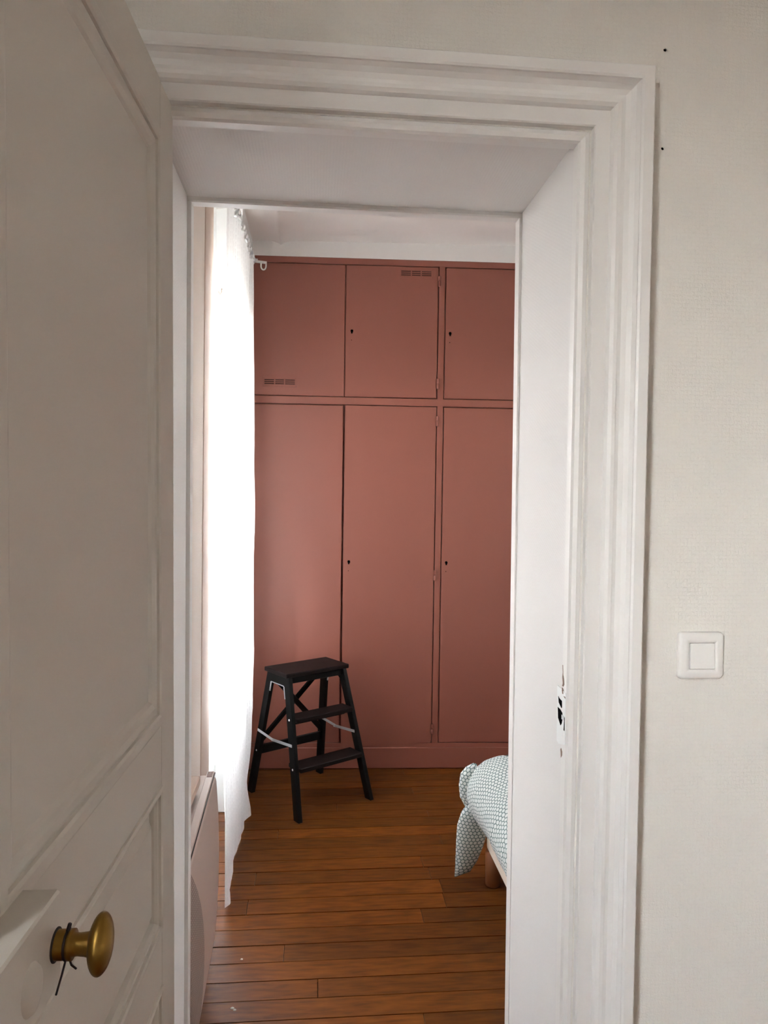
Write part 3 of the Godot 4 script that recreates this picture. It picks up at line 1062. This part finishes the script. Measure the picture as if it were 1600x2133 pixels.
# ---------- curtain ----------
func build_curtain() -> void:
	var ra := Vector3(-0.300, 2.449, -2.43)
	var rb := Vector3(-0.300, 2.503, -3.445)
	var rod := thing("curtain_rod", "white curtain rod on a hooked bracket near the ceiling", "curtain rod")
	var st := begin(true)
	tube(st, [ra + Vector3(0, -0.002, 0.06), ra, rb, rb + Vector3(0, 0.001, -0.03)], 0.008, 12)
	put("rod", st, M.rodwhite, rod)
	st = begin(true)
	var bz := -3.452
	tube(st, [Vector3(-0.345, 2.506, bz), Vector3(-0.31, 2.506, bz), Vector3(-0.236, 2.500, bz)], 0.0062, 10)
	lathe(st, [Vector2(0.0, 0.004), Vector2(0.022, 0.004), Vector2(0.024, 0.0)], Vector3(-0.338, 2.506, bz), Vector3(1, 0, 0), 16)
	lathe(st, [Vector2(0.005, 0.0), Vector2(0.005, 0.008), Vector2(0.0, 0.009)], Vector3(-0.281, 2.508, bz), Vector3.UP, 10)
	put("bracket", st, M.rodwhite, rod)
	st = begin(true)
	var hook: Array = []
	for i in 11:
		var t := PI * i / 10.0
		hook.append(Vector3(-0.2500 - 0.0115 * cos(t), 2.483 - 0.015 * sin(t), bz))
	hook.push_front(Vector3(-0.2615, 2.500, bz))
	hook.append(Vector3(-0.2385, 2.498, bz))
	tube(st, hook, 0.0036, 8)
	put("hook", st, M.rodwhite, rod)

	var root := thing("curtain", "long sheer white curtain with thin dashed stripes hanging before the window", "curtain")
	st = begin(true)
	var ns := 150
	var nv := 70
	var noise := FastNoiseLite.new()
	noise.seed = 12
	noise.frequency = 1.0
	var cp := func(s: float, v: float) -> Vector3:
		# s along the cloth 0 near .. 1 far, v 0 top .. 1 floor
		var h := 1.0 - v
		var top := ra.lerp(rb, s)
		var y := lerpf(0.004, top.y - 0.030, h)
		var zt := lerpf(-2.43, -3.44, s)
		var zb := lerpf(-2.565, -3.37, s)
		var drop := pow(v, 2.0)
		var z := lerpf(zt, zb, drop)
		var far_swell := 0.030 * exp(-pow((s - 0.97) / 0.09, 2.0)) * smoothstep(0.05, 0.75, v) * (1.0 - smoothstep(0.86, 0.98, v))
		var x := -0.297 + far_swell
		x += 0.012 * noise.get_noise_2d(s * 2.2, v * 1.1)
		var amp := lerpf(0.010, 0.019, smoothstep(0.0, 0.35, v)) * (1.0 + 0.5 * noise.get_noise_2d(s * 3.0 + 9.0, v * 0.8))
		amp *= (1.0 - 0.90 * smoothstep(0.70, 0.98, v)) * (1.0 - 0.75 * exp(-pow(s / 0.10, 2.0)))
		var ph := TAU * 7.0 * s + 0.9 * noise.get_noise_2d(s * 1.5 + 3.0, v * 1.6) * 2.0
		x += amp * sin(ph)
		z += amp * 0.35 * cos(ph * 2.0 + 0.5)
		# foot of the cloth trailing on the boards
		var foot := smoothstep(0.93, 1.0, v)
		x += foot * (0.003 * sin(s * 11.0) + 0.030 * exp(-pow((s - 0.93) / 0.05, 2.0)))
		var near := exp(-pow(s / 0.06, 2.0))
		x += near * (0.004 - 0.010 * foot) + 0.022 * foot * exp(-pow((s - 0.035) / 0.04, 2.0))
		return Vector3(x, y, z)
	for i in ns:
		for j in nv:
			var ps: Array = []
			var us: Array = []
			for k in [[0, 0], [1, 0], [1, 1], [0, 1]]:
				var s := float(i + k[0]) / ns
				var v := float(j + k[1]) / nv
				ps.append(cp.call(s, v))
				us.append(Vector2(s * 1.9 / 0.05, v * 2.45 / 0.16))
			uvquad(st, ps, us, Vector3(1, 0, 0.2))
	put("panel", st, M.curtain, root)
	# twisted heading loops over the rod
	for k in 17:
		var s := (k + 0.5) / 17.0
		var c := ra.lerp(rb, s)
		var hang: Vector3 = cp.call(s, 0.0)
		st = begin(true)
		var loop: Array = []
		for i in 13:
			var t := -0.35 * PI + 1.7 * PI * i / 12.0
			loop.append(c + Vector3(0.013 * cos(t), 0.012 * sin(t) - 0.001, 0.020 * (i / 12.0 - 0.5)))
		loop.push_front(hang + Vector3(0.006, 0.0, 0.012))
		loop.append(hang + Vector3(-0.006, 0.0, -0.012))
		for w in 2:
			var shifted: Array = []
			for p in loop:
				shifted.append(p + Vector3(0, 0, 0.007 * w))
			tube(st, shifted, 0.0052, 7)
		put("heading_loop", st, M.curtain, root)


# ---------- bed ----------
func build_bed() -> void:
	var bed := thing("bed", "low bed with cream upholstered base on round wooden legs", "bed")
	var st := begin()
	var X0 := 0.655
	var X1 := 2.60
	var Z0 := -2.735
	var Z1 := -1.78
	var plan := PackedVector2Array()
	var r := 0.06
	for c in [[X1 - r, Z1 - r, 0], [X0 + r, Z1 - r, 1], [X0 + r, Z0 + r, 2], [X1 - r, Z0 + r, 3]]:
		for i in 7:
			var a: float = PI / 2 * (c[2] + i / 6.0)
			plan.append(Vector2(c[0] + r * cos(a), c[1] + r * sin(a)))
	var ring := func(y: float, inset: float) -> Array:
		var out: Array = []
		var mid := Vector2((X0 + X1) / 2, (Z0 + Z1) / 2)
		for p in plan:
			var q: Vector2 = mid + (p - mid) * Vector2(1.0 - inset / ((X1 - X0) / 2), 1.0 - inset / ((Z1 - Z0) / 2))
			out.append(Vector3(q.x, y, q.y))
		return out
	var levels := [[0.122, 0.012], [0.126, 0.004], [0.134, 0.0], [0.275, 0.0], [0.285, 0.006], [0.286, 0.03]]
	for l in levels.size() - 1:
		var A: Array = ring.call(levels[l][0], levels[l][1])
		var B: Array = ring.call(levels[l + 1][0], levels[l + 1][1])
		for k in A.size():
			var k2 := (k + 1) % A.size()
			var m: Vector3 = (A[k] + B[k2]) * 0.5
			quad(st, A[k], A[k2], B[k2], B[k], m - Vector3((X0 + X1) / 2, 0.2, (Z0 + Z1) / 2))
	var bot: Array = ring.call(0.122, 0.012)
	for k in range(1, bot.size() - 1):
		tri(st, bot[0], bot[k], bot[k + 1], Vector3.DOWN)
	put("base", st, M.cream, bed)
	st = begin()
	span(st, Vector3(X0 + 0.02, 0.286, Z0 + 0.02), Vector3(X1, 0.44, Z1 - 0.02), 0.04)
	put("mattress", st, M.white, bed)
	for lp in [Vector2(0.676, -2.664), Vector2(0.70, -1.84), Vector2(2.53, -2.664), Vector2(2.53, -1.84)]:
		st = begin(true)
		lathe(st, [Vector2(0.0, 0.0), Vector2(0.0265, 0.0), Vector2(0.0285, 0.002), Vector2(0.030, 0.1225), Vector2(0.0, 0.123)], Vector3(lp.x, 0, lp.y), Vector3.UP, 22)
		put("leg", st, M.oak, bed)

	# duvet: draped lump, unrolled texture
	var duv := thing("duvet", "puffy white duvet with grey green honeycomb print draped over the bed end", "duvet")
	st = begin(true)
	var noise := FastNoiseLite.new()
	noise.seed = 21
	noise.frequency = 1.0
	var DX0 := 0.575
	var DX1 := 2.62
	var DZ0 := -2.795
	var DZ1 := -1.72
	var rc := 0.13
	var outl: Array = []     # [point, outward]
	var corners := [[DX0 + rc, DZ1 - rc, 1], [DX0 + rc, DZ0 + rc, 2], [DX1 - rc, DZ0 + rc, 3], [DX1 - rc, DZ1 - rc, 0]]
	for c in corners.size():
		var cc = corners[c]
		var nx = corners[(c + 1) % 4]
		for i in 15:
			var a: float = PI / 2 * (cc[2] + i / 14.0)
			outl.append([Vector2(cc[0] + rc * cos(a), cc[1] + rc * sin(a)), Vector2(cos(a), sin(a))])
		var a2: float = PI / 2 * (cc[2] + 1)
		var e0 := Vector2(cc[0] + rc * cos(a2), cc[1] + rc * sin(a2))
		var a3: float = PI / 2 * nx[2]
		var e1 := Vector2(nx[0] + rc * cos(a3), nx[1] + rc * sin(a3))
		var seg := 40
		for i in range(1, seg):
			outl.append([e0.lerp(e1, float(i) / seg), Vector2(cos(a2), sin(a2))])
	# profile: inset from the outline and height, from the hem up over the shoulder
	var prof := [[0.072, 0.204], [0.068, 0.212], [0.050, 0.232], [0.028, 0.255], [0.010, 0.290], [0.001, 0.325], [0.0, 0.355], [0.008, 0.390], [0.026, 0.420], [0.052, 0.446], [0.085, 0.466], [0.125, 0.481], [0.17, 0.490], [0.23, 0.497], [0.30, 0.501], [0.40, 0.504]]
	var arc: Array = [0.0]
	for k in prof.size() - 1:
		arc.append(arc[-1] + Vector2(prof[k][0], prof[k][1]).distance_to(Vector2(prof[k + 1][0], prof[k + 1][1])))
	var shoulder: float = arc[12]
	var dpt := func(k: int, l: int) -> Array:
		var e = outl[k % outl.size()]
		var pl: Vector2 = e[0]
		var nn: Vector2 = e[1]
		var inset: float = prof[l][0]
		var y: float = prof[l][1]
		var p := pl - nn * inset
		var fall := clampf(1.0 - l / 10.0, 0.0, 1.0)
		var w := noise.get_noise_3d(pl.x * 9.0, y * 3.0, pl.y * 9.0)
		var w2 := noise.get_noise_3d(pl.x * 26.0, y * 5.0, pl.y * 26.0)
		p += nn * (0.014 * w + 0.005 * w2) * (0.3 + 0.7 * fall)
		y += 0.010 * noise.get_noise_2d(p.x * 5.0, p.y * 5.0) + 0.006 * w2 * fall
		y += 0.06 * clampf((p.y + 2.66) / 0.3, 0.0, 1.0) * clampf(1.0 - l / 6.0, 0.0, 1.0)
		var over: float = shoulder - arc[l]
		var uvp: Vector2 = pl - nn * prof[12][0] + nn * over
		return [Vector3(p.x, y, p.y), Vector2(uvp.x / 0.0145, uvp.y / (0.0145 * 1.732 * 1.3))]
	for k in outl.size():
		for l in prof.size() - 1:
			var q0: Array = dpt.call(k, l)
			var q1: Array = dpt.call(k + 1, l)
			var q2: Array = dpt.call(k + 1, l + 1)
			var q3: Array = dpt.call(k, l + 1)
			var nn3: Vector2 = outl[k][1]
			uvquad(st, [q0[0], q1[0], q2[0], q3[0]], [q0[1], q1[1], q2[1], q3[1]], Vector3(nn3.x, 0.6 + (l - 5) * 0.3, nn3.y))
	var top := prof.size() - 1
	var half := outl.size()
	var cen := Vector3((DX0 + DX1) / 2, 0.506, (DZ0 + DZ1) / 2)
	for k in half:
		var q0: Array = dpt.call(k, top)
		var q1: Array = dpt.call(k + 1, top)
		var cuv := Vector2(cen.x / 0.0145, cen.z / (0.0145 * 1.732 * 1.3))
		uvquad(st, [q0[0], q1[0], cen, cen], [q0[1], q1[1], cuv, cuv], Vector3.UP)
	put("cover", st, M.duvet, duv)
	# folded corner: a hanging leaf and the tucked fold above it
	var leaf := func(rows: Array, thick: float) -> SurfaceTool:
		# rows: [left point, right point] down the leaf
		var s := begin(true)
		var nc := 12
		var fine: Array = []
		for i in rows.size() - 1:
			for t in 5:
				var f := t / 5.0
				fine.append([rows[i][0].lerp(rows[i + 1][0], f), rows[i][1].lerp(rows[i + 1][1], f)])
		fine.append(rows[-1])
		for side in [1.0, -1.0]:
			for i in fine.size() - 1:
				for k in nc:
					var ps: Array = []
					var us: Array = []
					for q in [[0, 0], [1, 0], [1, 1], [0, 1]]:
						var row: Array = fine[i + q[1]]
						var f := float(k + q[0]) / nc
						var a: Vector3 = row[0]
						var b: Vector3 = row[1]
						var w := a.distance_to(b)
						var nrm := Vector3(-0.35, 0.15, 0.92)
						var p: Vector3 = a.lerp(b, f) + nrm * side * thick * pow(sin(PI * clampf(f, 0.0, 1.0)), 0.6) * minf(1.0, w / 0.06)
						ps.append(p)
						us.append(Vector2((f - 0.5) * w / 0.0145, -p.y / (0.0145 * 1.732) * 1.05))
					uvquad(s, ps, us, Vector3(-0.35, 0.15, 0.92) * side)
		return s
	var zc := -2.70
	var rows := [[Vector3(0.588, 0.300, zc), Vector3(0.645, 0.285, zc + 0.04)], [Vector3(0.560, 0.262, zc), Vector3(0.655, 0.235, zc + 0.03)], [Vector3(0.545, 0.215, zc), Vector3(0.655, 0.190, zc + 0.02)], [Vector3(0.542, 0.160, zc), Vector3(0.640, 0.135, zc + 0.02)], [Vector3(0.541, 0.105, zc), Vector3(0.622, 0.080, zc + 0.01)], [Vector3(0.540, 0.058, zc), Vector3(0.595, 0.038, zc + 0.01)], [Vector3(0.538, 0.016, zc), Vector3(0.541, 0.014, zc)]]
	put("hanging_corner", leaf.call(rows, 0.020), M.duvet, duv)
	var rows2 := [[Vector3(0.606, 0.438, zc - 0.02), Vector3(0.618, 0.436, zc - 0.01)], [Vector3(0.578, 0.424, zc - 0.02), Vector3(0.620, 0.420, zc - 0.01)], [Vector3(0.558, 0.400, zc - 0.02), Vector3(0.616, 0.390, zc)], [Vector3(0.552, 0.355, zc - 0.02), Vector3(0.610, 0.345, zc)], [Vector3(0.557, 0.310, zc - 0.02), Vector3(0.614, 0.300, zc)], [Vector3(0.578, 0.272, zc - 0.02), Vector3(0.624, 0.262, zc + 0.01)], [Vector3(0.610, 0.248, zc), Vector3(0.632, 0.244, zc + 0.01)]]
	put("side_fold", leaf.call(rows2, 0.022), M.duvet, duv)


# ---------- step stool ----------
func build_stool() -> void:
	var c := Vector3(-0.0185, 0, -3.512)
	var ux := Vector3(0.8275, 0, -0.5615)
	var vz := Vector3(-0.5615, 0, -0.8275)    # towards the back legs
	var root := thing("step_stool", "black wooden folding step stool before the terracotta wardrobe", "step stool")
	var sp := func(u: float, y: float, v: float) -> Vector3:
		return c + ux * (u - 0.026 * (y / 0.63 - 0.5)) + Vector3(0, y, 0) + vz * v
	var B := Basis(ux, Vector3.UP, -vz)
	var H := 0.63
	# top
	var st := begin()
	cbox(st, Vector3(0.352, 0.020, 0.195), 0.003, Transform3D(B, sp.call(0, H - 0.010, 0)))
	put("seat_board", st, M.stoolstep, root)
	# legs: front pair splay forwards, rear pair backwards; both splay sideways
	var ends := {}
	for fr in [-1, 1]:
		for sd in [-1, 1]:
			var topp: Vector3 = sp.call(sd * 0.152, H - 0.020, fr * (0.072 if fr < 0 else 0.070))
			var foot: Vector3 = sp.call(sd * 0.200, 0.0, fr * (0.205 if fr < 0 else 0.212))
			ends[[fr, sd]] = [topp, foot]
			st = begin()
			var dirv := (foot - topp).normalized()
			var hw := vz * 0.021
			var ht := ux * 0.0095
			var a := [topp - hw - ht, topp + hw - ht, topp + hw + ht, topp - hw + ht]
			var b := [foot - hw - ht, foot + hw - ht, foot + hw + ht, foot - hw + ht]
			var mid := (topp + foot) * 0.5
			for k in 4:
				var k2 := (k + 1) % 4
				quad(st, a[k], a[k2], b[k2], b[k], (a[k] + b[k2]) * 0.5 - mid)
			quad(st, a[0], a[1], a[2], a[3], -dirv)
			quad(st, b[0], b[1], b[2], b[3], dirv)
			put("leg", st, M.stoolwood, root)
	var on := func(fr: int, sd: int, y: float) -> Vector3:
		var e: Array = ends[[fr, sd]]
		var t: float = (e[0].y - y) / (e[0].y - e[1].y)
		return e[0].lerp(e[1], t)
	# side cheeks under the top
	for sd in [-1, 1]:
		st = begin()
		var poly := PackedVector2Array([Vector2(-0.088, 0.0), Vector2(0.088, 0.0), Vector2(0.098, -0.055), Vector2(0.062, -0.048), Vector2(0.052, -0.042), Vector2(-0.052, -0.042), Vector2(-0.062, -0.048), Vector2(-0.098, -0.055)])
		prism(st, poly, sp.call(sd * 0.154 - 0.009, H - 0.020, 0), vz, Vector3.UP, 0.018)
		put("cheek", st, M.stoolwood, root)
	st = begin()
	bar(st, sp.call(-0.150, H - 0.035, -0.078), sp.call(0.150, H - 0.035, -0.078), 0.030, 0.016, Vector3.UP)
	put("apron", st, M.stoolwood, root)
	# steps
	for y in [0.425, 0.215]:
		st = begin()
		var l: Vector3 = on.call(-1, -1, y)
		var r: Vector3 = on.call(-1, 1, y)
		var dep := 0.088 if y > 0.3 else 0.102
		var off := vz * (dep * 0.5 - 0.038)
		var wdt := l.distance_to(r) - 0.018
		cbox(st, Vector3(wdt, 0.020, dep), 0.003, Transform3D(B, (l + r) * 0.5 + off))
		put("step", st, M.stoolstep, root)
		st = begin()
		cbox(st, Vector3(wdt - 0.02, 0.024, 0.014), 0.002, Transform3D(B, (l + r) * 0.5 + off + Vector3(0, -0.021, 0) + vz * dep * 0.2))
		put("step_batten", st, M.stoolwood, root)
	# rear rail and crossed braces
	st = begin()
	bar(st, on.call(1, -1, 0.215), on.call(1, 1, 0.215), 0.040, 0.018, Vector3.UP)
	put("rear_rail", st, M.stoolwood, root)
	for sd in [-1, 1]:
		st = begin()
		var p: Vector3 = on.call(1, sd, 0.595)
		var q: Vector3 = on.call(1, -sd, 0.245)
		bar(st, p + vz * 0.008 * sd, q + vz * 0.008 * sd, 0.026, 0.012, ux)
		put("cross_brace", st, M.stoolwood, root)
	# folding metal stays, hinge plates and bolts
	for sd in [-1, 1]:
		var outw: Vector3 = ux * sd * 0.0125
		var fa: Vector3 = on.call(-1, sd, 0.318) + outw
		var ba: Vector3 = on.call(1, sd, 0.318) + outw
		if sd > 0:
			fa -= outw * 2.0
			ba -= outw * 2.0
		var mid := fa.lerp(ba, 0.55) - Vector3(0, 0.014, 0)
		st = begin()
		var ext := (fa - mid).normalized() * 0.016
		bar(st, fa + vz * -0.012, mid - ext * 0.5, 0.013, 0.0022, Vector3.UP, 0.0006)
		bar(st, mid + ext * 0.5 + ux * sd * 0.0022, ba + vz * 0.012 + ux * sd * 0.0022, 0.013, 0.0022, Vector3.UP, 0.0006)
		var stay := put("folding_stay", st, M.steel, root)
		st = begin(true)
		lathe(st, [Vector2(0.0, 0.004), Vector2(0.004, 0.0036), Vector2(0.0055, 0.0015), Vector2(0.0055, -0.006)], mid + ux * sd * 0.003, ux * sd, 14)
		put("rivet", st, M.steel, stay)
		st = begin()
		var e: Vector3 = ux * (sd * 0.1545 + 0.0095 * sd - 0.0103) + c
		var hy := H - 0.0645
		var e1: Vector3 = e + vz * -0.0555
		var e2: Vector3 = e + vz * 0.056
		var yv := Vector3(0, hy, 0)
		bar(st, e1 + yv, e2 + yv, 0.0032, 0.006, Vector3.UP, 0.0005)
		bar(st, e2 + yv, e2 + yv + vz * 0.012 + Vector3(0, -0.046, 0), 0.006, 0.0045, vz, 0.0005)
		bar(st, e1 + yv, e1 + yv - vz * 0.016 + Vector3(0, -0.055, 0) + ux * sd * 0.003, 0.0034, 0.006, vz, 0.0005)
		put("hinge_plate", st, M.steel, root)
		for y in [0.425, 0.215]:
			st = begin(true)
			lathe(st, [Vector2(0.0, 0.0022), Vector2(0.0042, 0.0018), Vector2(0.0054, 0.0)], on.call(-1, sd, y) + ux * sd * 0.0095, ux * sd, 14)
			put("bolt", st, M.bolt, root)
		st = begin(true)
		lathe(st, [Vector2(0.0, 0.0022), Vector2(0.0036, 0.0018), Vector2(0.0046, 0.0)], on.call(1, sd, 0.215) + ux * sd * 0.0095, ux * sd, 14)
		put("bolt", st, M.steel, root)


# ---------- fittings ----------
func build_switch() -> void:
	var o := thing("light_switch", "square white light switch on the papered wall right of the doorway", "light switch", Vector3(0.656, 1.1825, -1.2))
	var st := begin(true)
	# plate with softly domed rim
	var lev := [[0.0398, 0.0, 0.007], [0.0400, 0.004, 0.0075], [0.0394, 0.0074, 0.0078], [0.0376, 0.0093, 0.0072], [0.0345, 0.0103, 0.005], [0.0300, 0.0108, 0.003], [0.0228, 0.0112, 0.0012], [0.0223, 0.0098, 0.001]]
	for l in lev.size() - 1:
		var A := rounded(lev[l][0] * 2, lev[l][0] * 2, lev[l][2])
		var Bq := rounded(lev[l + 1][0] * 2, lev[l + 1][0] * 2, lev[l + 1][2])
		for k in A.size():
			var k2 := (k + 1) % A.size()
			var hint := Vector3(A[k].x, A[k].y, 0.03) if l < 6 else Vector3(-A[k].x, -A[k].y, 0.0)
			quad(st, Vector3(A[k].x, A[k].y, lev[l][1]), Vector3(A[k2].x, A[k2].y, lev[l][1]), Vector3(Bq[k2].x, Bq[k2].y, lev[l + 1][1]), Vector3(Bq[k].x, Bq[k].y, lev[l + 1][1]), hint)
	put("plate", st, M.plastic, o)
	st = begin()
	cbox(st, Vector3(0.0438, 0.0438, 0.008), 0.0008, Transform3D(Basis(Vector3(1, 0, 0), -0.045), Vector3(0, 0, 0.0088)))
	put("rocker", st, M.plastic, o)


func build_strike() -> void:
	# lock keep let into the right lining, with torn paint round it
	var root := thing("strike_plate", "painted over lock keep with dark holes and chipped paint in the right door lining", "strike plate")
	var X := 0.4257
	var ex := Vector3(0, 0, 1)
	var ey := Vector3(0, 1, 0)
	var add := func(called: String, poly: Array, m: Material, thick: float, parent: Node) -> MeshInstance3D:
		var st := begin()
		var pv := PackedVector2Array()
		for p in poly:
			pv.append(Vector2(p[0], p[1]))
		prism(st, pv, Vector3(X + 0.0006, 0, 0), ex, ey, thick)
		return put(called, st, m, parent)
	# ex x ey points to -X, so thickness comes towards the opening
	var plate: MeshInstance3D = add.call("plate", [[-1.2475, 1.120], [-1.205, 1.117], [-1.203, 1.030], [-1.236, 1.021], [-1.2455, 1.024]], M.white, 0.0016, root)
	add.call("latch_hole", [[-1.2405, 1.1030], [-1.2335, 1.1005], [-1.2215, 1.0995], [-1.2205, 1.0885], [-1.2235, 1.0868], [-1.2375, 1.0925]], M.dark, 0.0020, plate)
	add.call("bolt_hole", [[-1.2420, 1.0835], [-1.2290, 1.0830], [-1.2185, 1.0800], [-1.2170, 1.0755], [-1.2060, 1.0755], [-1.2055, 1.0705], [-1.2170, 1.0700], [-1.2205, 1.0610], [-1.2260, 1.0560], [-1.2390, 1.0655], [-1.2400, 1.0735]], M.dark, 0.0021, plate)
	add.call("latch_tongue", [[-1.2205, 1.0765], [-1.2075, 1.0765], [-1.2070, 1.0700], [-1.2195, 1.0690]], M.steel, 0.0026, plate)
	add.call("keep_edge", [[-1.2075, 1.0715], [-1.2062, 1.0715], [-1.2058, 1.0530], [-1.2095, 1.0530]], M.dark, 0.0022, plate)
	add.call("paint_chip", [[-1.2245, 1.1610], [-1.2225, 1.1610], [-1.2205, 1.1450], [-1.2165, 1.1390], [-1.2145, 1.1300], [-1.2185, 1.1250], [-1.2245, 1.1245], [-1.2215, 1.1300], [-1.2245, 1.1400], [-1.2225, 1.1480]], M.rawwood, 0.0011, root)
	add.call("paint_chip", [[-1.2215, 1.1225], [-1.2175, 1.1190], [-1.2160, 1.1130], [-1.2195, 1.1125], [-1.2220, 1.1175]], M.rawwood, 0.0022, root)
	add.call("paint_chip", [[-1.2130, 1.1105], [-1.2050, 1.1105], [-1.2055, 1.1080], [-1.2090, 1.1090]], M.rawwood, 0.0022, root)
	add.call("paint_chip", [[-1.2235, 1.0180], [-1.2180, 1.0130], [-1.2180, 1.0070], [-1.2235, 1.0010], [-1.2245, 1.0080], [-1.2265, 1.0140]], M.rawwood, 0.0011, root)
